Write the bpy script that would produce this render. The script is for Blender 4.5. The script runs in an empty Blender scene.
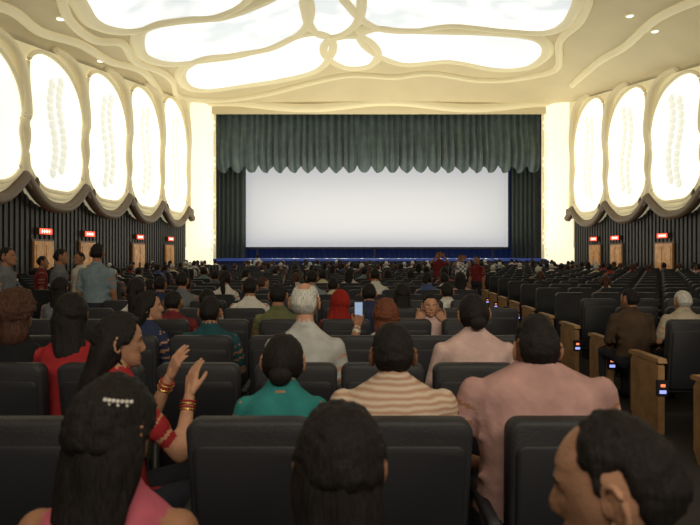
import bpy, bmesh, math, random
from mathutils import Vector, Matrix, noise, kdtree
random.seed(7)
SC=bpy.context.scene
COL=SC.collection
F=560.0; HZ=253.0; CZ=1.66; CX=1.77   # focal (px), horizon row, eye height, hall centre line
SC.view_settings.view_transform='Standard'

# ---------------------------------------------------------------- materials
MATS={}
def mat(name,col,rough=.6,emit=None,es=0,metal=0,noise_amt=0,nscale=8,bump=0,bscale=40,spec=.5,sheen=0):
    m=bpy.data.materials.new(name); m.use_nodes=True
    nt=m.node_tree; b=nt.nodes['Principled BSDF']
    b.inputs['Base Color'].default_value=(*col,1); b.inputs['Roughness'].default_value=rough
    b.inputs['Metallic'].default_value=metal
    b.inputs['Specular IOR Level'].default_value=spec
    if sheen: b.inputs['Sheen Weight'].default_value=sheen
    if emit: 
        b.inputs['Emission Color'].default_value=(*emit,1); b.inputs['Emission Strength'].default_value=es
    tc=nt.nodes.new('ShaderNodeTexCoord')
    if noise_amt:
        n=nt.nodes.new('ShaderNodeTexNoise'); n.inputs['Scale'].default_value=nscale; n.inputs['Detail'].default_value=4
        nt.links.new(tc.outputs['Object'],n.inputs['Vector'])
        r=nt.nodes.new('ShaderNodeValToRGB')
        r.color_ramp.elements[0].position=.3; r.color_ramp.elements[1].position=.7
        r.color_ramp.elements[0].color=(*[c*(1-noise_amt) for c in col],1)
        r.color_ramp.elements[1].color=(*[min(1,c*(1+noise_amt)) for c in col],1)
        nt.links.new(n.outputs['Fac'],r.inputs['Fac']); nt.links.new(r.outputs['Color'],b.inputs['Base Color'])
    if bump:
        n2=nt.nodes.new('ShaderNodeTexNoise'); n2.inputs['Scale'].default_value=bscale; n2.inputs['Detail'].default_value=3
        nt.links.new(tc.outputs['Object'],n2.inputs['Vector'])
        bp=nt.nodes.new('ShaderNodeBump'); bp.inputs['Strength'].default_value=bump; bp.inputs['Distance'].default_value=.02
        nt.links.new(n2.outputs['Fac'],bp.inputs['Height']); nt.links.new(bp.outputs['Normal'],b.inputs['Normal'])
    MATS[name]=m
    return m
def striped(name,c1,c2,scale,axis='Z',dist=.5,rough=.8,check=False):
    m=mat(name,c1,rough); nt=m.node_tree; b=nt.nodes['Principled BSDF']
    tc=[n for n in nt.nodes if n.type=='TEX_COORD'][0]
    mx=nt.nodes.new('ShaderNodeMix'); mx.data_type='RGBA'
    mx.inputs[6].default_value=(*c1,1); mx.inputs[7].default_value=(*c2,1)
    if check:
        w=nt.nodes.new('ShaderNodeTexChecker'); w.inputs['Scale'].default_value=scale
        nt.links.new(tc.outputs['Object'],w.inputs['Vector']); nt.links.new(w.outputs['Fac'],mx.inputs[0])
    else:
        w=nt.nodes.new('ShaderNodeTexWave'); w.bands_direction=axis; w.inputs['Scale'].default_value=scale
        w.inputs['Distortion'].default_value=dist
        nt.links.new(tc.outputs['Object'],w.inputs['Vector']); nt.links.new(w.outputs['Fac'],mx.inputs[0])
    nt.links.new(mx.outputs[2],b.inputs['Base Color'])
    return m
def glowpanel(name,c1,c2,s,scale,p0=.45,p1=1.0,wv=.9,wn=1.0,ns=.35):
    m=mat(name,(.8,.8,.78),.6); nt=m.node_tree; b=nt.nodes['Principled BSDF']
    tc=[n for n in nt.nodes if n.type=='TEX_COORD'][0]
    v=nt.nodes.new('ShaderNodeTexVoronoi'); v.feature='SMOOTH_F1'; v.inputs['Scale'].default_value=scale; v.inputs['Smoothness'].default_value=.9
    n=nt.nodes.new('ShaderNodeTexNoise'); n.inputs['Scale'].default_value=ns
    nt.links.new(tc.outputs['Object'],v.inputs['Vector']); nt.links.new(tc.outputs['Object'],n.inputs['Vector'])
    a=nt.nodes.new('ShaderNodeMath'); a.operation='MULTIPLY_ADD'; a.inputs[1].default_value=wv; a.inputs[2].default_value=-.1
    nt.links.new(v.outputs['Distance'],a.inputs[0])
    k=nt.nodes.new('ShaderNodeMath'); k.operation='MULTIPLY'; k.inputs[1].default_value=wn; nt.links.new(n.outputs['Fac'],k.inputs[0])
    ad=nt.nodes.new('ShaderNodeMath'); ad.operation='ADD'; nt.links.new(a.outputs[0],ad.inputs[0]); nt.links.new(k.outputs[0],ad.inputs[1])
    r=nt.nodes.new('ShaderNodeValToRGB'); r.color_ramp.elements[0].position=p0; r.color_ramp.elements[1].position=p1
    r.color_ramp.elements[0].color=(*c1,1); r.color_ramp.elements[1].color=(*c2,1)
    nt.links.new(ad.outputs[0],r.inputs['Fac']); nt.links.new(r.outputs['Color'],b.inputs['Emission Color'])
    b.inputs['Emission Strength'].default_value=s
    return m
mat('cream_plaster',(.68,.58,.38),.55,emit=(1,.86,.54),es=.06,noise_amt=.04,nscale=.6)  # warm emission stands in for light falling on the plaster
mat('cream_rim',(.76,.67,.44),.5,emit=(1,.90,.58),es=.19)  # emission lifts the mouldings as if lit by the coves
mat('cream_wall',(.72,.64,.42),.55,emit=(1,.92,.58),es=.24,noise_amt=.04,nscale=.8)  # wall brightness is partly warm emission, not received light
mat('cream_ridge',(.70,.60,.40),.5,emit=(1,.9,.56),es=.15)  # weaker emission than the wall, so the ridges look shaded
glowpanel('cove_glow',(1,1,.97),(.42,.49,.58),1.0,1.1,.50,1.05)  # grey-blue ramp colour paints shading of relief folds into the panels
glowpanel('petal_glow',(1,.98,.78),(.97,.93,.64),1.12,1.2)
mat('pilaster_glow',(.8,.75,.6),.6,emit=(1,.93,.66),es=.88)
mat('bead_relief',(.62,.62,.58),.5,emit=(.95,.95,.82),es=.62)  # beads emit too, so they blend with the lit petals
mat('bead_cream',(.7,.66,.5),.5,emit=(1,.94,.72),es=.6)  # cream beads carry a glow of their own, lit look included
mat('brown_trim',(.17,.125,.09),.5)
mat('dark_panel',(.022,.022,.024),.5,noise_amt=.2,nscale=3)
mat('slat',(.026,.024,.024),.55)
mat('carpet',(.02,.016,.016),.95,noise_amt=.3,nscale=30,bump=.3,bscale=200)
mat('door_wood',(.50,.24,.08),.45,emit=(.6,.28,.08),es=.10,noise_amt=.35,nscale=5)  # slight orange emission brightens the wood in place of real light
mat('frame_wood',(.12,.05,.02),.5)
mat('sign_red',(.5,.02,.01),.5,emit=(1,.05,.02),es=3)
mat('sign_text',(.9,.8,.8),.5,emit=(1,.8,.7),es=2)
mat('curtain_teal',(.080,.118,.130),.75,noise_amt=.2,nscale=2,sheen=.3)
mat('curtain_dark',(.022,.034,.036),.85,sheen=.2)
mat('curtain_blue',(.01,.02,.06),.8,emit=(.02,.05,.25),es=.08)  # faint blue emission puts stage light into the cloth
mat('stage_floor',(.05,.09,.25),.5,emit=(.03,.08,.5),es=.2)  # blue light spill put into base colour and emission
mat('stage_front',(.02,.03,.09),.6)  # dark blue base colour carries the blue stage light
mat('screen_white',(.35,.355,.38),.9,emit=(.88,.90,.97),es=.42)  # emission replaces the light that would fall on the screen
mat('chair_leather',(.018,.018,.022),.6,noise_amt=.2,nscale=6,bump=.15,bscale=90,spec=.3)
mat('chair_shell',(.014,.014,.018),.6,spec=.3)
mat('chair_metal',(.06,.06,.06),.5,metal=.6)
mat('arm_wood',(.26,.145,.065),.5,noise_amt=.25,nscale=9)
mat('aisle_light',(.1,.1,.3),.5,emit=(.35,.4,1),es=1.2)
mat('aisle_light_red',(.4,.05,.03),.5,emit=(1,.25,.1),es=1.2)
mat('downlight',(1,1,1),.5,emit=(1,.95,.85),es=2)
# people
mat('skin',(.25,.12,.07),.65,noise_amt=.14,nscale=20,spec=.2,bump=.2,bscale=150)
mat('skin_dark',(.14,.062,.038),.65,noise_amt=.14,nscale=20,spec=.2,bump=.2,bscale=150)
mat('skin_light',(.34,.18,.115),.65,noise_amt=.14,nscale=20,spec=.2,bump=.2,bscale=150)
mat('lip',(.22,.06,.045),.5); mat('eye_white',(.4,.37,.34),.3); mat('iris',(.01,.007,.005),.2)
def hairmat(n,c,r=.7):
    m=mat(n,c,r,spec=.18); nt=m.node_tree; b=nt.nodes['Principled BSDF']
    tc=[q for q in nt.nodes if q.type=='TEX_COORD'][0]
    mp=nt.nodes.new('ShaderNodeMapping'); mp.inputs['Scale'].default_value=(200,200,16)
    t=nt.nodes.new('ShaderNodeTexNoise'); t.inputs['Scale'].default_value=1; t.inputs['Detail'].default_value=3
    nt.links.new(tc.outputs['Object'],mp.inputs['Vector']); nt.links.new(mp.outputs['Vector'],t.inputs['Vector'])
    bp=nt.nodes.new('ShaderNodeBump'); bp.inputs['Strength'].default_value=.9; bp.inputs['Distance'].default_value=.006
    nt.links.new(t.outputs['Fac'],bp.inputs['Height']); nt.links.new(bp.outputs['Normal'],b.inputs['Normal'])
    r2=nt.nodes.new('ShaderNodeValToRGB'); r2.color_ramp.elements[0].position=.3;r2.color_ramp.elements[1].position=.75
    r2.color_ramp.elements[0].color=(*[k*.5 for k in c],1); r2.color_ramp.elements[1].color=(*[min(1,k*1.8) for k in c],1)
    nt.links.new(t.outputs['Fac'],r2.inputs['Fac']); nt.links.new(r2.outputs['Color'],b.inputs['Base Color'])
hairmat('hair_black',(.009,.007,.007)); hairmat('hair_brown',(.045,.02,.013)); hairmat('hair_henna',(.10,.032,.016))
hairmat('hair_grey',(.36,.35,.33),.7)
for n,c in dict(pink=(.43,.255,.24),white=(.60,.58,.54),grey_tee=(.42,.42,.41),teal=(.03,.19,.19),red=(.32,.025,.03),
     darkred=(.16,.025,.03),olive=(.12,.13,.06),navy=(.03,.04,.09),brownjacket=(.07,.045,.03),bluegrey=(.19,.25,.30),
     darkteal=(.02,.07,.085),hotpink=(.48,.11,.16),black=(.015,.015,.018),beige=(.42,.36,.28),palepink=(.54,.38,.36),
     scarf=(.26,.02,.015),trouser=(.03,.032,.045),shoe=(.015,.012,.01),grey=(.15,.16,.18)).items():
    mat('cloth_'+n,tuple(q*.76 for q in c),.95,noise_amt=.22,nscale=7,bump=1.0,bscale=8,spec=.1)
striped('cloth_stripe',(.45,.36,.29),(.30,.17,.11),13,'Z',2.5)
striped('cloth_check',(.6,.6,.58),(.10,.10,.14),16,check=True)
mc=mat('cloth_crowd',(.3,.3,.3),.85,spec=.2)
oi=mc.node_tree.nodes.new('ShaderNodeObjectInfo'); mc.node_tree.links.new(oi.outputs['Color'],mc.node_tree.nodes['Principled BSDF'].inputs['Base Color'])
mat('phone_body',(.01,.01,.01),.3); mat('phone_screen',(.1,.1,.12),.2,emit=(.4,.55,.8),es=.6)
mat('clip_pearl',(.5,.48,.46),.3); mat('bangle_gold',(.8,.5,.15),.3,metal=1)

# ---------------------------------------------------------------- geometry helpers
class G:
    def __init__(s): s.V=[]; s.F=[]; s.M=[]
    def add(s,V,Fc,m,mx=None):
        o=len(s.V)
        if mx is not None: V=[mx@Vector(v) for v in V]
        s.V+= [tuple(v) for v in V]; s.F+=[tuple(i+o for i in f) for f in Fc]
        s.M+= (m if isinstance(m,list) else [m]*len(Fc))
    def merge(s,g,mx=None): s.add(g.V,g.F,g.M,mx)
    def mesh(s,name,smooth=True):
        me=bpy.data.meshes.new(name); me.from_pydata(s.V,[],s.F)
        names=[]; 
        for m in s.M:
            if m not in names: names.append(m)
        for n in names: me.materials.append(MATS[n])
        ix={n:i for i,n in enumerate(names)}
        me.polygons.foreach_set('material_index',[ix[m] for m in s.M])
        if smooth: me.polygons.foreach_set('use_smooth',[True]*len(s.F))
        me.update(); return me
    def obj(s,name,smooth=True,loc=None,parent=None,rot=0):
        o=bpy.data.objects.new(name,s.mesh(name,smooth)); COL.objects.link(o)
        if loc: o.location=loc
        if rot: o.rotation_euler[2]=rot
        if parent: o.parent=parent
        return o
def box(g,x0,x1,y0,y1,z0,z1,m,mx=None):
    V=[(x0,y0,z0),(x1,y0,z0),(x1,y1,z0),(x0,y1,z0),(x0,y0,z1),(x1,y0,z1),(x1,y1,z1),(x0,y1,z1)]
    g.add(V,[(0,3,2,1),(4,5,6,7),(0,1,5,4),(1,2,6,5),(2,3,7,6),(3,0,4,7)],m,mx)
def frame(d):
    d=d.normalized(); u=Vector((0,0,1)) if abs(d.z)<.9 else Vector((0,1,0))
    a=d.cross(u).normalized(); return d,a,a.cross(d).normalized()
def rings(g,R,m,cap=True):
    n=len(R[0]); V=[v for r in R for v in r]; Fc=[]
    for i in range(len(R)-1):
        for j in range(n):
            k=(j+1)%n; Fc.append((i*n+j,i*n+k,(i+1)*n+k,(i+1)*n+j))
    if cap: Fc.append(tuple(range(n))[::-1]); Fc.append(tuple((len(R)-1)*n+j for j in range(n)))
    g.add(V,Fc,m)
def seg(g,p0,p1,r0,r1,m,n=12,mid=3):
    p0=Vector(p0); p1=Vector(p1); d,a,b=frame(p1-p0); R=[]
    S=[(p0-d*r0*.92,r0*.4),(p0-d*r0*.6,r0*.8),(p0,r0)]
    for i in range(1,mid+1):
        t=i/(mid+1); S.append((p0.lerp(p1,t),r0+(r1-r0)*t))
    S+=[(p1,r1),(p1+d*r1*.6,r1*.8),(p1+d*r1*.92,r1*.4)]
    for c,r in S: R.append([c+a*(r*math.cos(2*math.pi*j/n))+b*(r*math.sin(2*math.pi*j/n)) for j in range(n)])
    rings(g,R,m)
def ball(g,c,r,m,sc=(1,1,1),n=12,h=8,mx=None):
    V=[];Fc=[]
    for i in range(h+1):
        ph=-math.pi/2+math.pi*i/h
        for j in range(n):
            th=2*math.pi*j/n
            V.append((c[0]+r*sc[0]*math.cos(ph)*math.cos(th),c[1]+r*sc[1]*math.cos(ph)*math.sin(th),c[2]+r*sc[2]*math.sin(ph)))
    for i in range(h):
        for j in range(n):
            k=(j+1)%n; Fc.append((i*n+j,i*n+k,(i+1)*n+k,(i+1)*n+j))
    g.add(V,Fc,m,mx)
def tube(g,P,r,m,closed=True,n=10,flat=1.0,taper=None):
    N=len(P); R=[]
    for i in range(N):
        q=P[(i+1)%N] if closed or i<N-1 else P[i]; p=P[i-1] if closed or i>0 else P[i]
        d,a,b=frame(Vector(q)-Vector(p)); c=Vector(P[i]); rr=r*(taper(i/(N-1)) if taper else 1)
        R.append([c+a*(rr*math.cos(2*math.pi*j/n))+b*(rr*flat*math.sin(2*math.pi*j/n)) for j in range(n)])
    if closed: R.append(R[0])
    rings(g,R,m,cap=not closed)
def spline(P,k=8,closed=True):
    P=[Vector(p) for p in P]; N=len(P); out=[]
    for i in range(N if closed else N-1):
        g_=lambda j: P[j%N] if closed else P[max(0,min(N-1,j))]
        a,b,c,d=g_(i-1),g_(i),g_(i+1),g_(i+2)
        for s in range(k):
            t=s/k; out.append(.5*((2*b)+(c-a)*t+(2*a-5*b+4*c-d)*t*t+(3*b-a-3*c+d)*t**3))
    if not closed: out.append(P[-1])
    return out
def remesh(g,vox,smooth=3):
    me=bpy.data.meshes.new('t'); me.from_pydata(g.V,[],g.F); o=bpy.data.objects.new('t',me); COL.objects.link(o)
    r=o.modifiers.new('r','REMESH'); r.mode='VOXEL'; r.voxel_size=vox
    s=o.modifiers.new('s','SMOOTH'); s.iterations=smooth; s.factor=.5
    dg=bpy.context.evaluated_depsgraph_get(); e=bpy.data.meshes.new_from_object(o.evaluated_get(dg))
    kd=kdtree.KDTree(len(g.F)); 
    for i,f in enumerate(g.F):
        c=Vector((0,0,0))
        for v in f: c+=Vector(g.V[v])
        kd.insert(c/len(f),i)
    kd.balance()
    out=G(); out.V=[tuple(v.co) for v in e.vertices]; out.F=[tuple(p.vertices) for p in e.polygons]
    out.M=[g.M[kd.find(p.center)[1]] for p in e.polygons]
    bpy.data.objects.remove(o); bpy.data.meshes.remove(me); bpy.data.meshes.remove(e)
    return out
def sm(a,b,x):
    t=max(0,min(1,(x-a)/(b-a))); return t*t*(3-2*t)

# ---------------------------------------------------------------- hall shell
def hw(y): return 14.9-.1*y
def zw(y): return 8.6+(y-18)*.13
def ceil_z(x,y):
    u=min(1,abs(x-CX)/hw(y)); c=12.1-1.35*max(0,(y-29.3)/5.0)**2
    return zw(y)+(c-zw(y))*(1-u**2.4)
YF=34.3; YB=-3.0
g=G(); nx=48; ny=70; V=[];Fc=[]
for i in range(ny+1):
    y=YB+(YF-YB)*i/ny
    for j in range(nx+1):
        x=CX+hw(y)*(-1+2*j/nx); V.append((x,y,ceil_z(x,y)))
for i in range(ny):
    for j in range(nx):
        a=i*(nx+1)+j; Fc.append((a,a+nx+1,a+nx+2,a+1))
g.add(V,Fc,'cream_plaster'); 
P=[]
for j in range(81):
    x=CX+hw(YF)*(-1+2*j/80); P.append(Vector((x,YF,ceil_z(x,YF)-.02+.20*math.sin((x-CX)*.62+1.2))))
ceiling=g.obj('ceiling')
g=G(); tube(g,P,.26,'cream_rim',closed=False,n=12); g.obj('ceiling_proscenium_lip',parent=ceiling)
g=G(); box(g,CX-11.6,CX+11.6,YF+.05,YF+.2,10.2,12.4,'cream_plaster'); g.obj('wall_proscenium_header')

def on_ceiling(px,py):
    dx,dz=(px-350)/F,(HZ-py)/F; y=8
    while y<34.2 and CZ+dz*y<ceil_z(dx*y,y): y+=.05
    return Vector((dx*y,y,ceil_z(dx*y,y)))
# lit cove outlines, surveyed from the photograph on to the real ceiling surface
LOBES=[
 [(84,-25),(88,6),(104,22),(135,26),(172,16),(215,12),(246,-4),(240,-30),(160,-30)],
 [(142,34),(146,52),(170,60),(205,57),(240,52),(275,42),(302,26),(307,2),(292,-12),(262,1),(225,14),(180,18),(152,23)],
 [(184,70),(190,84),(210,87),(240,83),(280,77),(318,66),(331,46),(322,32),(300,33),(270,46),(230,53),(200,57)],
 [(311,-18),(310,17),(322,32),(342,30),(357,15),(354,-18)],
 [(330,38),(327,53),(345,64),(370,62),(375,48),(358,34)],
 [(350,-20),(356,8),(378,24),(410,27),(450,22),(500,26),(545,28),(568,14),(566,-20),(460,-20)],
 [(362,34),(376,51),(405,61),(450,58),(495,66),(527,64),(544,50),(534,36),(500,31),(450,29),(400,28),(376,26)],
]
for L in LOBES:
    W=[on_ceiling(*p) for p in L]; S=spline(W,8)
    for s in S: s.z=ceil_z(s.x,s.y)
    ccw=1 if sum((S[i].x*S[(i+1)%len(S)].y-S[(i+1)%len(S)].x*S[i].y) for i in range(len(S)))>0 else -1
    def inset(d,dz):
        O=[]
        for i,s in enumerate(S):
            t=(S[(i+1)%len(S)]-S[i-1]).normalized(); nrm=Vector((t.y,-t.x,0))*ccw
            q=s+nrm*d; q.z=ceil_z(q.x,min(q.y,34))+dz; O.append(q)
        return O
    g=G(); V=[(s.x,s.y,s.z-.12) for s in S]; g.add(V,[tuple(range(len(V)))],'cove_glow'); pn=g.obj('ceiling_light_panel',smooth=False,parent=ceiling)
    bm=bmesh.new(); bm.from_mesh(pn.data); bmesh.ops.triangulate(bm,faces=bm.faces[:]); bm.to_mesh(pn.data); bm.free()
    # smooth flaring lip of the cove (one moulded band)
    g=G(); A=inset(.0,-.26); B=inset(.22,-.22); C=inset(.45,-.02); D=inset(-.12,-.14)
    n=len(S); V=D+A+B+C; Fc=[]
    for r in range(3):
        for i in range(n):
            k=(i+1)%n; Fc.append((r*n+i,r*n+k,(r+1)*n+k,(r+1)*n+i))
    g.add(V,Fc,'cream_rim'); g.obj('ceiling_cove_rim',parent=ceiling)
for L in ([(58,-30),(62,0),(72,22),(95,38),(122,42),(135,60),(160,70),(172,80),(180,96),(215,99),(260,94),(310,82),(350,74),(395,76),(430,72),(480,79),(520,77),(556,68),(560,40),(580,20),(590,-5),(590,-30)],
          [(-40,-5),(10,8),(40,30),(80,42),(110,60),(145,72),(165,98)],[(720,-10),(660,15),(625,45),(600,60),(572,84)]):
    W=[on_ceiling(*p) for p in L]; S=spline(W,8,closed=False)
    g=G(); 
    for s in S: s.z=ceil_z(s.x,s.y)-.04
    tube(g,S,.17,'cream_rim',closed=False,n=12); g.obj('ceiling_cloud_moulding',parent=ceiling)
g=G()
for p in [(100,60),(60,18),(150,95),(630,15),(655,30),(600,62)]:
    c=on_ceiling(*p); ball(g,c-Vector((0,0,.03)),.13,'downlight',(1,1,.3)); 
    ball(g,c-Vector((0,0,.0)),.2,'cream_rim',(1,1,.25))
g.obj('recessed_downlights',parent=ceiling)

BAY=3.5; B0=15.2
def scal(y): return 3.30+.95*(1-abs(math.sin(math.pi*(y-B0)/BAY)))**1.3
PET=[(0,0),(.55,.015),(.95,.10),(1.10,.26),(1.02,.42),(1.10,.58),(.92,.78),(.5,.93),(-.1,1.0),(-.7,.99),(-1.08,.88),(-1.05,.62),(-1.12,.38),(-1.08,.16),(-.6,.02)]
for side,nm in ((-1,'left'),(1,'right')):
    wp=lambda y,z,off: (CX+side*(hw(y)-off),y,z)
    g=G(); box_=[wp(YB,0,0),wp(33.4,0,0),wp(33.4,12,0),wp(YB,12,0)]
    g.add(box_,[(0,1,2,3)],'dark_panel')
    y=12.0
    while y<33.2:
        V=[wp(y,.12,.0),wp(y,.12,.05),wp(y+.14,.12,.05),wp(y+.14,.12,0),wp(y,4.3,.0),wp(y,4.3,.05),wp(y+.14,4.3,.05),wp(y+.14,4.3,0)]
        g.add(V,[(0,1,5,4),(1,2,6,5),(2,3,7,6)],'slat'); y+=.26
    wall=g.obj('wall_'+nm,smooth=False)
    g=G(); V=[wp(YB,0,.0),wp(33.4,0,.0),wp(33.4,.14,.06),wp(YB,.14,.06),wp(33.4,0,.06),wp(YB,0,.06)]
    g.add(V,[(3,2,4,5),(0,1,2,3)],'brown_trim'); g.obj('baseboard_'+nm,smooth=False)
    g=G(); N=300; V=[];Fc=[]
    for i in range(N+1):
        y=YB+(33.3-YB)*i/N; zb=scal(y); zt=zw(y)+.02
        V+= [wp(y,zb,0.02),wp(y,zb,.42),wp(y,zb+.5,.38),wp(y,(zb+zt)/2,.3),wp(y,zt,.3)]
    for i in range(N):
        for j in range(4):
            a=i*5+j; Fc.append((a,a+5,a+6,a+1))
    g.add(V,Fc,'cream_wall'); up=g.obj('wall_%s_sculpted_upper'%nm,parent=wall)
    g=G(); P=[Vector(wp(YB+(33.3-YB)*i/400,scal(YB+(33.3-YB)*i/400),.42)) for i in range(401)]
    tube(g,P,.20,'brown_trim',closed=False,n=10)
    for b in range(-2,6):
        yb=B0+BAY*b; S=[]
        for q in range(26):
            a=q/25*4.6; r=.42*(1-q/25*.75); S.append(Vector(wp(yb+.35+r*math.cos(a+2.4),scal(yb)-.12+r*math.sin(a+2.4),.46)))
        tube(g,S,.10,'brown_trim',closed=False,n=8)
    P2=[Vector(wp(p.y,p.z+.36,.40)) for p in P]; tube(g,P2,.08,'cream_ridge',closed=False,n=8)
    g.obj('trim_scalloped_'+nm)
    g=G()
    for b in range(-1,6):
        yb=B0+BAY*b; zt=zw(yb); z0=scal(yb)
        C=[(yb-1.9,zt-.10),(yb-1.1,zt-.14),(yb-.45,zt-.45),(yb-.12,zt-1.2),(yb+.04,zt-2.3),(yb-.06,(z0+zt)/2-.4),(yb+.08,z0+1.3),(yb+.0,z0+.6),(yb+.1,z0+.05)]
        S=spline([Vector(wp(a,c,.40)) for a,c in C],6,closed=False)
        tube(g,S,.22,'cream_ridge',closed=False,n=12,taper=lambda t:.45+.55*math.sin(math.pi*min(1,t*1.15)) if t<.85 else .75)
    g.obj('wall_shell_ridges',parent=wall)
    for b in range(-1,5):
        yc=B0+BAY*(b+.5); h=1.50; zb=scal(yc)+.58; zt=zw(yc)-.24; hgt=zt-zb
        W=[Vector((0,yc+(du)*h,zb+tz*hgt)) for du,tz in PET]; S=spline(W,7)
        g=G(); V=[wp(s.y,s.z,.40) for s in S]; 
        cc=(0,yc,zb+hgt*.45)
        g.add(V+[wp(cc[1],cc[2],.40)],[(i,(i+1)%len(V),len(V)) for i in range(len(V))],'petal_glow'); g.obj('wall_light_petal',smooth=False,parent=wall)
        g=G(); tube(g,[Vector(wp(s.y,s.z,.42)) for s in S],.08,'cream_ridge')
        g.obj('wall_petal_rim',parent=wall)
        g=G(); n=12
        for i in range(n):
            z=zb+hgt*(.16+.66*i/(n-1))
            for q in (-.5,.5):
                c=wp(yc-.05+q*.5+.16*math.sin(i*.55),z+q*.2,.41); ball(g,c,.24,'bead_relief',(.35,1,.9),n=12,h=8)
        g.obj('wall_shell_relief',parent=wall)
    for k,(ya,yb) in enumerate(((19.5,20.7),(22.3,23.5),(24.4,25.7) if side>0 else (26.6,27.9),(28.2,29.3),(30.2,31.4))):
        if side>0 and k in (0,1): continue
        if side<0 and k==3: continue
        g=G()
        def slab(y0,y1,z0,z1,o0,o1,m):
            V=[wp(y0,z0,o0),wp(y1,z0,o0),wp(y1,z0,o1),wp(y0,z0,o1),wp(y0,z1,o0),wp(y1,z1,o0),wp(y1,z1,o1),wp(y0,z1,o1)]
            g.add(V,[(0,1,2,3),(4,5,6,7),(0,1,5,4),(1,2,6,5),(2,3,7,6),(3,0,4,7)],m)
        slab(ya,yb,0,2.15,.06,.12,'frame_wood'); ym=(ya+yb)/2
        for q0,q1 in ((ya+.07,ym-.01),(ym+.01,yb-.07)):
            slab(q0,q1,.02,2.08,.08,.16,'door_wood')
            slab(q0+.08,q1-.08,.2,.95,.1,.18,'door_wood'); slab(q0+.08,q1-.08,1.1,1.95,.1,.18,'door_wood')
        slab(ym-.06,ym-.03,.9,1.2,.16,.2,'chair_metal'); slab(ym+.03,ym+.06,.9,1.2,.16,.2,'chair_metal')
        g.obj('door_%s_%d'%(nm,k+1),smooth=False)
        g=G(); slab(ym-.35,ym+.35,2.32,2.55,.06,.2,'frame_wood'); slab(ym-.33,ym+.33,2.34,2.53,.1,.22,'sign_red')
        for q in range(4):
            slab(ym-.24+q*.13,ym-.20+q*.13,2.38,2.49,.2,.225,'sign_text'); slab(ym-.24+q*.13,ym-.16+q*.13,2.42,2.44,.2,.225,'sign_text')
        g.obj('exit_sign',smooth=False)
    g=G(); V=[];Fc=[]; n=24
    for i in range(n+1):
        t=i/n; xx=CX+side*(11.75-1.6*t); yy=33.2+1.3*t-.25*math.sin(math.pi*t)
        V+=[(xx,yy,0),(xx,yy,10.9)]
    for i in range(n): Fc.append((2*i,2*i+2,2*i+3,2*i+1))
    g.add(V,Fc,'pilaster_glow')
    for i in range(26):
        z=.8+i*.37; ball(g,(CX+side*(10.25+.12*math.sin(i)),34.34,z),.12,'bead_cream',(1,.7,1))
    tube(g,[Vector((CX+side*10.12,34.5,z*.5)) for z in range(22)],.10,'cream_rim',closed=False)
    tube(g,[Vector((CX+side*11.6,33.3,z*.5+2)) for z in range(18)],.10,'cream_rim',closed=False)
    g.obj('wall_proscenium_'+nm)  # splayed pilaster beside the stage opening, with bead trim
g=G(); box(g,CX-16,CX+16,YB,38,-.2,0,'carpet'); g.obj('floor',smooth=False)
g=G(); box(g,CX-11.6,CX+11.6,37.2,37.4,0,13,'dark_panel'); g.obj('wall_backstage',smooth=False)
g=G(); box(g,CX-9.9,CX+9.9,33.2,37.15,1.18,1.32,'stage_floor'); box(g,CX-9.9,CX+9.9,33.35,37.15,0,1.18,'stage_front')
for i in range(39): box(g,CX-9.8+i*.51,CX-9.8+i*.51+.08,33.3,33.36,.05,1.16,'curtain_blue')
g.obj('stage',smooth=False)
def drape(name,x0,x1,y,ztop,zbot,fold,amp,m,thick=0,swag=0,nsw=1,sagamp=.35):
    g=G(); nx=int((x1-x0)/fold*8); nz=14; V=[];Fc=[]
    for i in range(nx+1):
        x=x0+(x1-x0)*i/nx; p=((x-x0)/(x1-x0)*nsw)%1.0
        zb=zbot-(sagamp*math.sin(math.pi*p)**.7 if swag else 0)
        f=math.sin(2*math.pi*x/fold+1.1*math.sin(x*2.3)); f2=math.sin(2*math.pi*x/fold*2.7)*.25
        for j in range(nz+1):
            t=j/nz; z=ztop+(zb-ztop)*t
            yy=y-amp*(f+f2)*(.6+.5*t)
            if swag: yy-= .45*abs(math.sin(math.pi*p))**.6*sm(.35,.8,t)*(1-.5*sm(.85,1,t))+.1*math.sin(3*math.pi*p)*t
            V.append((x,yy,z))
    for i in range(nx):
        for j in range(nz):
            a=i*(nz+1)+j; Fc.append((a,a+1,a+nz+2,a+nz+1))
    g.add(V,Fc,m); return g.obj(name)
drape('stage_valance_curtain',CX-10.1,CX+10.1,35.1,11.3,7.15,.42,.13,'curtain_teal',swag=1,nsw=23,sagamp=.5)
drape('stage_side_curtain',CX-10.1,CX-8.4,35.6,11.0,1.33,.3,.1,'curtain_dark')
drape('stage_side_curtain',CX+8.5,CX+10.1,35.6,11.0,1.33,.3,.1,'curtain_dark')
drape('stage_masking_curtain',CX-10.0,CX+10.0,36.75,11,1.33,.35,.08,'curtain_blue')
g=G(); box(g,-6.85,10.2,36.15,36.22,2.05,8.6,'screen_white'); box(g,-7.0,10.35,36.22,36.3,1.9,8.7,'dark_panel'); 
for q in (-6,1.6,9.2): box(g,q-.05,q+.05,36.2,36.3,1.32,2.0,'dark_panel')
g.obj('cinema_screen',smooth=False)

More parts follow.
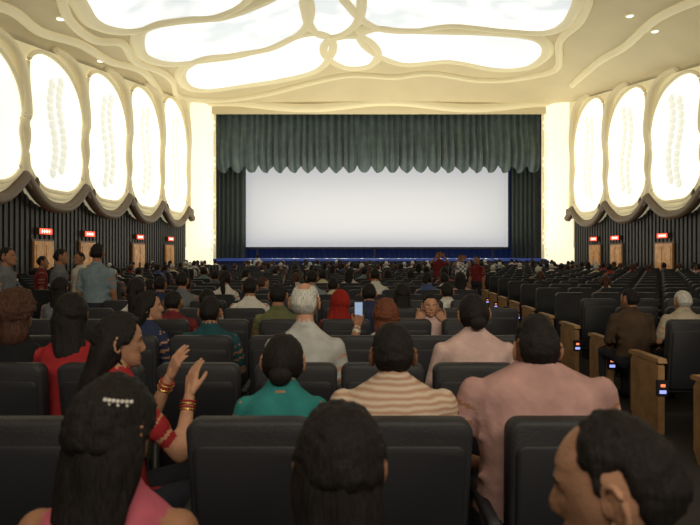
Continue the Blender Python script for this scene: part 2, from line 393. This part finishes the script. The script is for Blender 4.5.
# ---------------------------------------------------------------- chairs
def back_outline(w,z0,z1,r,n):
    P=[(-w*.46,z0),(w*.46,z0)]
    for i in range(n+1):
        a=math.pi/2*i/n; P.append((w/2-r+r*math.cos(a),z1-r+r*math.sin(a)))
    for i in range(n+1):
        a=math.pi/2+math.pi/2*i/n; P.append((-w/2+r+r*math.cos(a),z1-r+r*math.sin(a)))
    return P
def chair_geo(hi):
    g=G(); n=5 if hi else 2
    def slab(w,z0,z1,y0,y1,r,m,bev):
        P=back_outline(w,z0,z1,r,n); N=len(P)
        sh=lambda y,z: y-.13*(z-.45)
        lay=[(y0,bev),(y0+bev*.5,bev*.35),(y0+bev,0),(y1-bev,0),(y1-bev*.5,bev*.35),(y1,bev)] if hi else [(y0,0),(y1,0)]
        R=[]; zc=(z0+z1)/2
        for y,ins in lay:
            R.append([Vector((x*(1-2*ins/w),sh(y,z),zc+(z-zc)*(1-2*ins/(z1-z0)))) for x,z in P])
        rings(g,R,m)
    slab(.46,.40,1.05,-.045,.045,.05,'chair_leather',.015)
    if hi: slab(.41,.40,.96,-.056,-.03,.04,'chair_shell',.008)
    if hi: slab(.38,.46,.99,.03,.075,.07,'chair_leather',.02)
    P=[]
    for y,z in ((.03,.40),(.06,.45),(.42,.475),(.475,.455),(.48,.40),(.44,.36),(.05,.34)): P.append((y,z))
    R=[[Vector((x*s,y,.41+(z-.41)*(s2)))  for y,z in P] for x,s,s2 in ((-.225,1,.6),(-.205,1,1),(.205,1,1),(.225,1,.6))]
    rings(g,R,'chair_leather')
    for sx in (-1,):
        x=sx*.265
        if hi:
            R=[[Vector((x+a,y,z+b)) for a,b in ((-.022,-.015),(.022,-.015),(.026,.0),(.018,.018),(-.018,.018),(-.026,0))] for y,z in ((-.06,.635),(.0,.64),(.3,.645),(.38,.635),(.40,.615))]
            rings(g,R,'chair_leather')
            box(g,x-.014,x+.014,-.02,.05,.0,.64,'chair_metal'); box(g,x-.014,x+.014,.05,.30,.50,.625,'chair_shell'); box(g,x-.02,x+.02,-.08,.25,0,.03,'chair_metal')
        else:
            box(g,x-.022,x+.022,-.05,.38,.61,.65,'chair_leather'); box(g,x-.012,x+.012,-.03,.2,.0,.61,'chair_shell')
    box(g,-.25,.25,.0,.03,.36,.40,'chair_metal')
    return g
CH=chair_geo(True); CHL=chair_geo(False); chair_me=CH.mesh('theatre_chair')
def endpanel_geo(light=True):
    g=G(); P=[(-.10,0),(.34,0),(.40,.1),(.40,.60),(.36,.655),(-.04,.665),(-.10,.62)]
    R=[[Vector((x,y,z)) for y,z in P] for x in (-.03,.03)]; rings(g,R,'arm_wood')
    P2=[(-.13,.655),(.42,.655),(.43,.675),(.40,.695),(-.11,.695)]
    rings(g,[[Vector((x,y,z)) for y,z in P2] for x in (-.04,.04)],'arm_wood')
    if light:
        box(g,-.05,.05,-.125,-.10,.36,.50,'chair_shell'); box(g,-.03,.03,-.13,-.12,.38,.41,'aisle_light'); box(g,-.02,.02,-.132,-.12,.44,.465,'aisle_light_red')
    return g
EPn=endpanel_geo().mesh('aisle_end_panel',smooth=False)
def put(me,name,x,y,z=0,rot=0):
    o=bpy.data.objects.new(name,me); o.location=(x,y,z); o.rotation_euler[2]=rot; COL.objects.link(o); return o
seats=[]
ROW0=2.15; PIT=1.03; SP=.56
near={0:[-1.22,-.37,.22,.81],1:[-3.0,-2.46,-1.92,-1.38,-.84,-.30,.18,.69],2:[-3.3,-2.75,-2.2,-1.65,-1.1,-.52,.04,.60,1.16],3:[-3.4+.56*i for i in range(9)]}
rowL=lambda y:-3.0-(y-5)*.10
rowR=lambda y:1.25+(y-2)*.10
far=G()
def place(x,y,hi):
    if hi: put(chair_me,'theatre_chair',x,y)
    else: far.merge(CHL,Matrix.Translation((x,y,0))); seats.append((x,y))
put(chair_me,'theatre_chair',-.56,1.07); put(chair_me,'theatre_chair',-.02,.96); put(chair_me,'theatre_chair',.47,.72)
for i in range(28):
    y=ROW0+PIT*i
    if y>31: break
    if i in near:
        for x in near[i]: place(x,y,True)
        put(EPn,'aisle_end_panel',near[i][-1]+.30,y)
    else:
        x=rowL(y)+.28; 
        while x<rowR(y): place(x,y,i<6); x+=SP
        if i<12: put(EPn,'aisle_end_panel',x-SP+.30,y)
    if y>4:
        x=rowL(y)-1.6
        while x>CX-hw(y)+1.6: place(x,y,False); x-=SP
PR=1.17
for i in range(24):
    y=4.05+PR*i
    if y>31: break
    x=2.83+(y-5)*.075
    if i<14: put(EPn,'aisle_end_panel',x,y)
    x+=.30
    while x<CX+hw(y)-1.6: place(x,y,(i<4 and x<8)); x+=SP
far.obj('auditorium_seat_rows',smooth=False)

# ---------------------------------------------------------------- people
def hp(th,ph):
    d=Vector((math.sin(th)*math.cos(ph),math.cos(th)*math.cos(ph),math.sin(ph)))
    x,y,z=d.x*.077,d.y*.096,d.z*.112
    if z<0:
        t=-z/.112; x*=1-.30*t**1.6
        if y<0: y*=1-.55*t
        y+=.050*sm(.25,1,t)*(1 if y>-.03 else .6)
    if y>0 and z>.05: y*=1.03
    if y>.02:
        pr=sm(.022,-.026,z)*(1-sm(-.034,-.045,z)); y+=.024*math.exp(-(x/.0115)**2)*pr
        y-=.011*math.exp(-((abs(x)-.031)/.015)**2-((z-.006)/.011)**2)
        y+=.005*math.exp(-((abs(x)-.028)/.025)**2-((z-.027)/.008)**2)
        y+=.006*math.exp(-(x/.02)**2)*(math.exp(-((z+.057)/.006)**2)+math.exp(-((z+.069)/.006)**2))
        y+=.007*math.exp(-(x/.02)**2-((z+.095)/.012)**2)
    return Vector((x,y,z))
def head_geo(skin,nt=72,nph=60):
    g=G(); V=[];Fc=[];M=[]
    for i in range(nph+1):
        ph=-math.pi/2+math.pi*i/nph
        for j in range(nt): V.append(hp(2*math.pi*j/nt,ph))
    for i in range(nph):
        for j in range(nt):
            k=(j+1)%nt; f=(i*nt+j,i*nt+k,(i+1)*nt+k,(i+1)*nt+j); Fc.append(f)
            c=(V[f[0]]+V[f[2]])/2
            M.append('lip' if c.y>.07 and abs(c.x)<.024 and -.074<c.z<-.053 else skin)
    g.add(V,Fc,M)
    for s in (-1,1):
        ball(g,(s*.031,.0675,.006),.0125,'eye_white',n=14,h=12); ball(g,(s*.031,.0752,.0055),.0058,'iris',n=10,h=8)
        ball(g,(s*.031,.0672,.0115),.0135,skin,(1.15,1,.75),n=14,h=10); ball(g,(s*.031,.0665,-.0035),.0125,skin,(1.1,1,.55),n=12,h=8)
        seg(g,(s*.017,.092,.027),(s*.030,.089,.030),.003,.0032,'hair_black',6,1); seg(g,(s*.030,.089,.030),(s*.046,.080,.026),.0032,.0018,'hair_black',6,1)
        mx=Matrix.Translation((s*.083,-.008,-.004))@Matrix.Rotation(s*.5,4,'Z')@Matrix.Scale(1.08,4)
        E=G(); P=[Vector((0,.018*math.cos(a)*(1+.15*math.sin(a)),.031*math.sin(a)+.002)) for a in [2*math.pi*q/16 for q in range(16)]]
        tube(E,P,.0050,skin,n=7); ball(E,(-s*.003,.0,0),.018,skin,(.25,.9,1.6),n=10,h=6); ball(E,(0,.004,-.028),.008,skin,(.5,.9,1),n=8,h=6)
        ball(E,(-s*.006,.012,0),.016,skin,(.6,.8,1.2),n=10,h=6)
        g.merge(E,mx)
    return g
def hair_geo(kind,m,nt=72,nph=54,seed=0):
    g=G(); V=[];Fc=[]
    for i in range(nph+1):
        ph=-math.pi/2+math.pi*i/nph
        for j in range(nt):
            th=2*math.pi*j/nt; a=min(th,2*math.pi-th); ad=math.degrees(a); pd=math.degrees(ph)
            if kind in('long','curly','bun','scarf','pony'): hl=48-50*sm(38,75,ad)-(75 if kind in('long','curly','scarf') else 52)*sm(80,130,ad)
            else: hl=50-26*sm(45,72,ad)-26*sm(74,83,ad)+24*sm(83,90,ad)*(1-sm(104,114,ad))-34*sm(104,135,ad)
            if kind=='scarf': hl=40-90*sm(40,75,ad)-20
            if kind=='receding': hl+=16*(1-sm(40,70,ad))
            mk=sm(hl-4,hl+7,pd)
            th_={'short':.013,'long':.020,'curly':.040,'bun':.013,'bald':.009,'scarf':.022,'thin':.012,'pony':.013,'receding':.010}[kind]
            if kind=='bald': mk*=1-sm(50,66,pd+ (8 if ad>120 else 0))
            if kind in('short','receding','thin') : th_*=.35+.65*sm(hl,hl+40,pd)
            p=hp(th,ph); nrm=Vector((p.x/.077**2,p.y/.096**2,p.z/.112**2)).normalized()
            if p.y>.02 : p.y=min(p.y,.1)
            nz=noise.noise(p*22+Vector((seed,0,0)))*.5+noise.noise(p*75+Vector((seed,3,0)))*.5
            amp={'curly':.028,'scarf':.004,'bun':.005,'pony':.005,'bald':.004,'thin':.006}.get(kind,.010)
            if kind=='short': th_+=.007*sm(30,80,pd)*(1+math.sin(seed))
            part=0
            if kind in('long','pony','bun') and pd>20: part=-.006*math.exp(-((p.x-.012)/.006)**2)
            V.append(p+nrm*(mk*(th_+amp*nz+part)-.008*(1-mk)))
    for i in range(nph):
        for j in range(nt):
            k=(j+1)%nt; Fc.append((i*nt+j,i*nt+k,(i+1)*nt+k,(i+1)*nt+j))
    g.add(V,Fc,m)
    def fall(zs,n=40):
        zz=[]
        for i in range(len(zs)-1):
            for q in range(3):
                t=q/3; zz.append([a+(b-a)*t for a,b in zip(zs[i],zs[i+1])])
        zz.append(zs[-1]); R=[]
        for z,cy,rx,ry in zz:
            r=[]
            for q in range(n):
                a=2*math.pi*q/n; w=1+.16*noise.noise(Vector((math.cos(a)*3,math.sin(a)*3+seed,z*9)))+.10*noise.noise(Vector((math.cos(a)*14,math.sin(a)*14+seed,z*3)))
                r.append(Vector((rx*w*math.cos(a)+.01*math.sin(z*9+seed),cy+ry*w*math.sin(a),z)))
            R.append(r)
        rings(g,R,m)
    if kind=='long': fall([(.06,-.025,.070,.060),(.02,-.03,.085,.072),(-.03,-.04,.092,.07),(-.09,-.055,.090,.060),(-.15,-.08,.085,.046),(-.22,-.10,.080,.036),(-.29,-.11,.065,.026),(-.33,-.112,.045,.018),(-.36,-.11,.02,.01)])
    if kind=='curly': fall([(.0,-.03,.095,.08),(-.06,-.035,.11,.08),(-.12,-.045,.112,.075),(-.17,-.05,.09,.06),(-.20,-.05,.05,.04)])
    if kind=='scarf': fall([(.0,-.02,.085,.08),(-.08,-.02,.09,.085),(-.14,-.02,.12,.10),(-.19,-.02,.16,.11),(-.25,-.03,.15,.1)])
    if kind=='bun': ball(g,(0,-.105,-.035),.040,m,(1.2,.7,1),n=20,h=14)
    if kind=='pony': 
        ball(g,(0,-.10,.0),.028,m,(1,1,1),n=16,h=10); fall([(.01,-.115,.022,.022),(-.03,-.13,.034,.026),(-.10,-.135,.038,.026),(-.18,-.13,.034,.022),(-.25,-.125,.022,.016),(-.30,-.12,.008,.006)],20)
    return g
HC={}
def hand_geo(skin,curl,side,hi=True):
    key=(skin,curl,side,hi)
    if key in HC: return HC[key]
    g=G(); xs=[-.030,-.010,.010,.029]; L=[.072,.080,.075,.058]
    seg(g,(0,-.01,0),(0,.03,0),.022,.020,skin,10)
    for i in range(4):
        k=Vector((xs[i],.088-.004*abs(i-1),0)); seg(g,(xs[i]*.6,.01,0),k,.015,.0125,skin,8)
        a=curl*.25; p=k; r=.0095 if i<3 else .008
        for q,fr in enumerate((.45,.31,.24)):
            a+=curl*(.5,.6,.45)[q]; d=Vector((xs[i]*.8 if q==0 else xs[i]*.3,math.cos(a),-math.sin(a))).normalized()
            e=p+d*L[i]*fr; seg(g,p,e,r,r*.9,skin,8,1); p=e; r*=.92
    seg(g,(-.015,.015,-.004),(-.042,.045,-.012),.015,.0115,skin,8); seg(g,(-.042,.045,-.012),(-.056,.072,-.018-.01*curl),.011,.010,skin,8); seg(g,(-.056,.072,-.018-.01*curl),(-.058,.096,-.024-.02*curl),.0098,.0085,skin,8)
    if side<0: g.V=[(-x,y,z) for x,y,z in g.V]
    if hi: g=remesh(g,.0042,2)
    HC[key]=g; return g
HEADC={}
def person_geo(ztop=1.35,w=1.0,female=False,shirt='cloth_white',pants='cloth_trouser',skin='skin',hair='short',hm='hair_black',
        sleeve=.5,hy=0,hpitch=0,htilt=0,lean=0,side=0,arms=(None,None),stand=False,vox=.015,hs=1.0,hi=True,sleeveless=False,seed=0,belly=0,bangles=False,sh=None):
    g=G(); dz=.42 if stand else 0
    if sh is None: sh=.0 if stand else .028
    k=(ztop-.45)/.88 if not stand else 1.0; ks=ztop/1.75 if stand else 1
    T=lambda x,y,z: Vector((x*1.0+side*(z-.45),y+lean*(z-.45),.45+(z+sh*sm(.6,.95,z)*(1-sm(1.08,1.2,z))-.45)*k+dz))
    ww=w*(.9 if female else 1.0)
    RG=[(.44,.155,.12),(.50,.185,.14),(.58,.182,.138),(.66,.168,.128+belly*.5),(.74,.16 if not female else .145,.12+belly),(.83,.172 if not female else .15,.122+belly*.6),(.91,.187,.122),(.965,.190,.112),(1.005,.165,.095),(1.03,.13,.080),(1.055,.092,.068),(1.08,.062,.058)]
    n=20; R=[]
    for z,rx,ry in RG:
        yo=-.02*math.sin((z-.45)*4.5)
        R.append([T(rx*ww*math.copysign(abs(math.cos(a))**.9,math.cos(a)),yo+ry*(.6+.4*w)*math.sin(a),z) for a in [2*math.pi*j/n for j in range(n)]])
    rings(g,R[:3],pants); rings(g,R[2:],shirt)
    seg(g,T(0,-.012,1.02),T(0,.0,1.15),.060,.054,skin)
    P=[T(.064*math.cos(a),-.008+.060*math.sin(a),1.072+.012*(-math.sin(a))) for a in [2*math.pi*j/16 for j in range(16)]]
    tube(g,P,.013,shirt,n=6)
    rr=random.Random(seed)
    # soft cloth folds radiating from the armpits
    for q in range(3 if hi else 0):
        for s in (-1,1):
            z=.70+.085*q+rr.uniform(-.02,.02)
            seg(g,T(s*.165*ww,-.055*(.6+.4*w),z+.02),T(s*rr.uniform(.04,.08)*ww,-.098*(.6+.4*w),z-rr.uniform(.03,.07)),.018,.010,shirt,8)
    hands=[]
    for s,arm in ((-1,arms[0]),(1,arms[1])):
        S=T(s*.178*ww,-.01,.968)
        if arm is None: E=T(s*(.235*ww),.05,.73); W=Vector((s*.12,.30,.65 if not stand else 0)) 
        else: E=Vector(arm[0]); W=Vector(arm[1])
        if arm is None and stand: E=Vector((s*.225*ww,-.02,1.13)); W=Vector((s*.23*ww,.05,.89))
        rw=.9+.1*w; ra=(.058 if not female else .050)*rw
        seg(g,S,S.lerp(E,.05),ra,ra,shirt if not sleeveless else skin)
        if sleeve>=1: 
            seg(g,S,E,ra*.95,.048*rw,shirt); seg(g,E,E.lerp(W,.95),.047*rw,.034,shirt); seg(g,E.lerp(W,.5),W,.03,.026,skin)
        else:
            Mx=S.lerp(E,sleeve+.25) if not sleeveless else S
            seg(g,S,E,ra*.82,.041*rw,skin); seg(g,E,W,.041*rw,.0255,skin)
            if not sleeveless: seg(g,S,Mx,ra,.056*rw,shirt)
        curl=arm[2] if arm and len(arm)>2 else .7
        d=(W-E).normalized()
        up=Vector(arm[3]) if arm and len(arm)>3 else Vector((0,0,1))
        x=d.cross(up)
        if x.length<.1: x=Vector((1,0,0))
        x.normalize(); z=x.cross(d)
        mx=Matrix((( x.x,d.x,z.x,W.x),(x.y,d.y,z.y,W.y),(x.z,d.z,z.z,W.z),(0,0,0,1)))
        hands.append((hand_geo(skin,curl,-s,hi),mx))
        if bangles:
            bg=G()
            for q in range(4):
                bg_P=[Vector((.034*math.cos(a),-.03-q*.012,.034*math.sin(a))) for a in [2*math.pi*j/20 for j in range(20)]]; tube(bg,bg_P,.003,'bangle_gold' if q%2 else 'cloth_red',n=6)
            hands.append((bg,mx))
        if stand:
            H=Vector((s*.09*w,0,.90)); K=Vector((s*.10,.02,.50)); A=Vector((s*.105,-.01,.09))
            seg(g,H,K,.090*w,.060,pants); seg(g,K,A,.058,.045,pants)
            seg(g,A-Vector((0,.02,.04)),A+Vector((s*.02,.15,-.05)),.042,.034,'cloth_shoe')
        else:
            H=Vector((s*.09*w,.04,.535)); K=Vector((s*.12,.45,.54)); A=Vector((s*.12,.44,.09))
            seg(g,H,K,.085*w,.062,pants); seg(g,K,A,.058,.042,pants)
            seg(g,A-Vector((0,.02,.045)),A+Vector((s*.02,.15,-.05)),.040,.032,'cloth_shoe')
    out=remesh(g,vox,3)
    for h,mx in hands: out.merge(h,mx)
    kk=(skin,hi)
    if kk not in HEADC: HEADC[kk]=head_geo(skin) if hi else head_geo(skin,28,22)
    hg=HEADC[kk]; hr=hair_geo(hair,hm,*( (72,54) if hi else (28,20)),seed=seed)
    c=T(0,.012,1.215); c.z=(.45+.88*k+dz)-.114*hs-.012
    mx=Matrix.Translation(c)@Matrix.Rotation(hy,4,'Z')@Matrix.Rotation(hpitch,4,'X')@Matrix.Rotation(htilt,4,'Y')@Matrix.Scale(hs,4)
    out.merge(hg,mx); out.merge(hr,mx)
    if stand: out.V=[(x*ks,y*ks,z*ks) for x,y,z in out.V]
    return out,mx
def person(name,px,ytop,Y,yaw=0,**kw):
    X=(px-350)/F*Y; zt=CZ-(ytop-HZ)/F*Y
    lean=kw.get('lean',0); side=kw.get('side',0)
    g,mx=person_geo(ztop=zt,**kw)
    l=Vector((side*.77,lean*.77,0)); l.rotate(Matrix.Rotation(yaw,3,'Z'))
    o=g.obj(name,loc=(X-l.x,Y-l.y,0),rot=yaw); return o,mx
R_=math.radians
o1,m1=person('seated_woman',110,378,1.30,female=True,shirt='cloth_hotpink',hair='long',hs=1.02,hy=R_(-15),sleeveless=True,vox=.011,seed=2)
g=G()
for i in range(7):
    th=R_(146-i*6); p=hp(th,R_(42-i*1.2)); nrm=p.normalized(); q=p+nrm*.026
    ball(g,q,.0048,'clip_pearl',n=10,h=8)
    if i%2: ball(g,q+Vector((0,0,-.009)),.0038,'clip_pearl',n=8,h=6)
hc=g.obj('hair_clip'); hc.parent=o1; hc.matrix_local=m1
person('seated_woman',340,405,1.18,female=True,shirt='cloth_black',hair='long',hs=1.02,sleeve=1,vox=.012,seed=4)
person('seated_man',622,413,.93,shirt='cloth_beige',hair='receding',skin='skin_light',hs=1.05,hy=R_(56),hpitch=R_(-14),vox=.011,seed=5,w=1.05)
# row A
person('seated_woman',283,333,2.55,female=True,shirt='cloth_teal',hair='bun',hs=1.08,lean=.18,seed=6,sleeve=.35)
person('seated_man',393,325,2.35,shirt='cloth_stripe',hair='short',skin='skin_dark',w=1.18,hs=1.05,seed=7,sh=.05,vox=.012)
person('seated_man',537,318,2.37,shirt='cloth_pink',hair='short',skin='skin',w=1.52,hs=1.10,seed=8,belly=.04,sh=.075,vox=.012)
o,m=person('seated_woman',116,313,2.45,yaw=R_(-42),female=True,shirt='cloth_red',hair='long',hy=R_(-20),hpitch=R_(-8),seed=9,sleeve=.25,vox=.012,skin='skin_light',w=1.1,bangles=True,
   arms=(((-.12,.22,.84),(.00,.26,1.08),.35,(0,-1,.3)),((.26,.16,.80),(.20,.24,1.03),.3,(0,-1,.3))))
# row B
person('seated_woman',15,292,3.4,female=True,shirt='cloth_black',hair='curly',hm='hair_brown',seed=10,hy=R_(-15))
person('seated_woman',70,293,3.35,female=True,shirt='cloth_red',hair='long',seed=11,hy=R_(20),arms=(((-.24,.12,.74),(-.05,.30,.82),.8),((.24,.12,.74),(.05,.32,.84),.8)))
person('seated_old_man',305,281,3.4,shirt='cloth_grey_tee',hair='bald',hm='hair_grey',skin='skin_light',seed=12,sleeve=.6,hs=1.05,hpitch=R_(4),w=1.05,hy=R_(-10))
person('seated_woman',474,293,3.4,female=True,shirt='cloth_palepink',hair='bun',seed=13,w=1.25,sleeve=1,hs=1.05,htilt=R_(-5),sh=.05)
# row C
person('seated_woman',147,291,4.4,yaw=R_(-25),female=True,shirt='cloth_navy',hair='long',hy=R_(-45),seed=14,skin='skin_light')
person('seated_boy',210,297,4.4,shirt='cloth_darkteal',hair='short',seed=15)
o,m=person('seated_woman',386,301,4.35,female=True,shirt='cloth_white',hair='curly',hm='hair_henna',seed=16,hs=.88,sleeve=1,
   arms=(((-.27,.10,.84),(-.22,.16,1.07),.9,(0,-1,0)),None))
g=G(); box(g,-.035,.035,-.004,.004,-.07,.07,'phone_body'); box(g,-.031,.031,-.0055,-.004,-.062,.062,'phone_screen')
ph=g.obj('mobile_phone',smooth=False); ph.location=(o.location.x-.21,o.location.y+.18,1.20)
# row D
person('seated_man',278,283,5.4,shirt='cloth_olive',hair='short',seed=17)
person('seated_woman',340,290,5.4,female=True,shirt='cloth_darkred',hair='scarf',hm='cloth_scarf',seed=18)
person('seated_man',173,290,5.4,shirt='cloth_darkred',hair='receding',seed=19)
person('seated_boy',430,294,5.35,yaw=math.pi,shirt='cloth_palepink',hair='short',seed=20,hs=.9,w=.8,skin='skin_light',arms=(((-.26,.08,.86),(-.13,.06,1.02),.9,(0,-1,0)),((.26,.08,.86),(.13,.06,1.02),.9,(0,-1,0))))
person('seated_woman',136,277,5.4,female=True,shirt='cloth_white',hair='pony',seed=21)
for px,yt,Y,sh,hr,fm in ((369,283,6.45,'cloth_navy','short',0),(250,277,6.45,'cloth_white','short',0),(207,288,6.45,'cloth_white','bun',1),(402,283,6.45,'cloth_black','long',1),
      (447,283,7.5,'cloth_white','short',0),(160,276,7.5,'cloth_navy','receding',0),(92,272,7.5,'cloth_white','bun',1),(60,277,6.45,'cloth_grey','long',1),(312,270,8.5,'cloth_bluegrey','short',0),
      (375,268,9.5,'cloth_white','receding',0),(225,270,8.5,'cloth_white','pony',1),(182,272,7.5,'cloth_grey','short',0)):
    person('seated_woman' if fm else 'seated_man',px,yt,Y,shirt=sh,hair=hr,female=bool(fm),seed=px,vox=.02)
person('seated_man',630,288,5.95,shirt='cloth_brownjacket',hair='short',sleeve=1,hy=R_(20),seed=30,side=-.05)
person('seated_old_man',683,290,5.95,shirt='cloth_beige',hair='thin',hm='hair_grey',skin='skin_light',seed=31)
person('standing_man',97,244,7.4,stand=True,shirt='cloth_bluegrey',hair='short',sleeve=.5,seed=40,hy=R_(10))
person('standing_man',60,249,8.4,stand=True,shirt='cloth_grey',hair='short',sleeve=1,seed=41,yaw=R_(-60))
person('standing_man',6,247,7.0,stand=True,shirt='cloth_grey',hair='short',seed=42,yaw=R_(-80))
person('standing_man',80,252,10,stand=True,shirt='cloth_white',hair='short',seed=43,yaw=R_(150),vox=.02)
person('standing_man',42,256,10,stand=True,shirt='cloth_darkred',hair='short',seed=44,yaw=R_(-60),vox=.02)
up=(((-.25,.16,1.42),(-.10,.22,1.60),.8,(0,-1,0)),((.25,.16,1.42),(.10,.22,1.60),.8,(0,-1,0)))
person('standing_man',439,251,15.5,stand=True,shirt='cloth_darkred',hair='short',yaw=math.pi,seed=45,vox=.022,arms=up)
person('standing_man',461,254,15.8,stand=True,shirt='cloth_check',hair='short',yaw=math.pi,seed=46,vox=.022,arms=up)
person('standing_man',477,256,15.2,stand=True,shirt='cloth_darkred',hair='short',yaw=math.pi*.8,seed=47,vox=.022)
person('standing_man',258,254,27,stand=True,shirt='cloth_white',hair='short',seed=48,vox=.03)
crowd=bpy.data.objects.new('audience_crowd',None); COL.objects.link(crowd)
var=[]
for i in range(8):
    fm=i%2; kw=dict(ztop=1.26+.02*(i%4),female=bool(fm),shirt='cloth_crowd',skin=('skin','skin_light','skin_dark')[i%3],hair=('short','long','short','bun','receding','pony','thin','long')[i],
        hm=('hair_black','hair_black','hair_black','hair_black','hair_brown','hair_brown','hair_grey','hair_black')[i],vox=.03,hi=False,hy=R_(random.uniform(-35,35)),seed=i*3,w=random.uniform(.95,1.15))
    var.append(person_geo(**kw)[0].mesh('seated_spectator'))
cols=[(.5,.5,.48),(.45,.42,.4),(.3,.03,.03),(.05,.08,.2),(.03,.03,.04),(.4,.2,.2),(.12,.2,.2),(.5,.45,.3),(.08,.08,.1),(.2,.3,.4),(.6,.58,.55)]
for x,y in seats:
    if y<8.2 and x>-4 and x<3: continue
    if x>2.7+(y-5)*.075: pr=.07 if y<18 else .32
    elif x<rowL(y): pr=.32
    else: pr=.28 if y<22 else .38
    if random.random()<pr:
        o=bpy.data.objects.new('spectator',random.choice(var)); c=random.choice(cols); o.color=(c[0]*.8,c[1]*.8,c[2]*.8,1)
        o.location=(x,y+.2,random.uniform(-.02,.03)); o.rotation_euler[2]=random.uniform(-.15,.15); o.parent=crowd; COL.objects.link(o)

# ---------------------------------------------------------------- light
w=bpy.data.worlds.new('W'); SC.world=w; w.use_nodes=True
bg=w.node_tree.nodes['Background']; bg.inputs[0].default_value=(.95,.9,.85,1); bg.inputs[1].default_value=.05
def area(name,loc,tgt,sx,sy,p,c=(1,1,1)):
    l=bpy.data.lights.new(name,'AREA'); l.shape='RECTANGLE'; l.size=sx; l.size_y=sy; l.energy=p; l.color=c
    o=bpy.data.objects.new(name,l); o.location=loc; o.rotation_euler=(Vector(tgt)-Vector(loc)).to_track_quat('-Z','Y').to_euler(); COL.objects.link(o)
area('rear_hall_light',(1.5,-2.5,5.5),(1.5,12,3),10,2,34,(1,.95,.88))  # added fill lamp behind the camera, brightens the audience
area('ceiling_wash_light',(1.8,-2.2,4.5),(1.8,26,15),8,1.5,640,(1,.88,.66))  # added lamp behind the camera, brightens the cream ceiling
area('stage_footlight',(CX,33.5,1.36),(CX,30.0,12),16,.3,1150,(1,.92,.66))  # added up-light at the stage lip, brightens proscenium band and valance
cam=bpy.data.cameras.new('cam'); co=bpy.data.objects.new('camera',cam); COL.objects.link(co)
cam.sensor_width=36; cam.lens=F/700*36; cam.shift_y=-(262.5-HZ)/700; cam.clip_start=.05; cam.clip_end=200
cam.dof.use_dof=True; cam.dof.focus_distance=12; cam.dof.aperture_fstop=4.5
co.location=(0,0,CZ); co.rotation_euler=(math.pi/2,0,0); SC.camera=co
print('objects',len(bpy.data.objects))
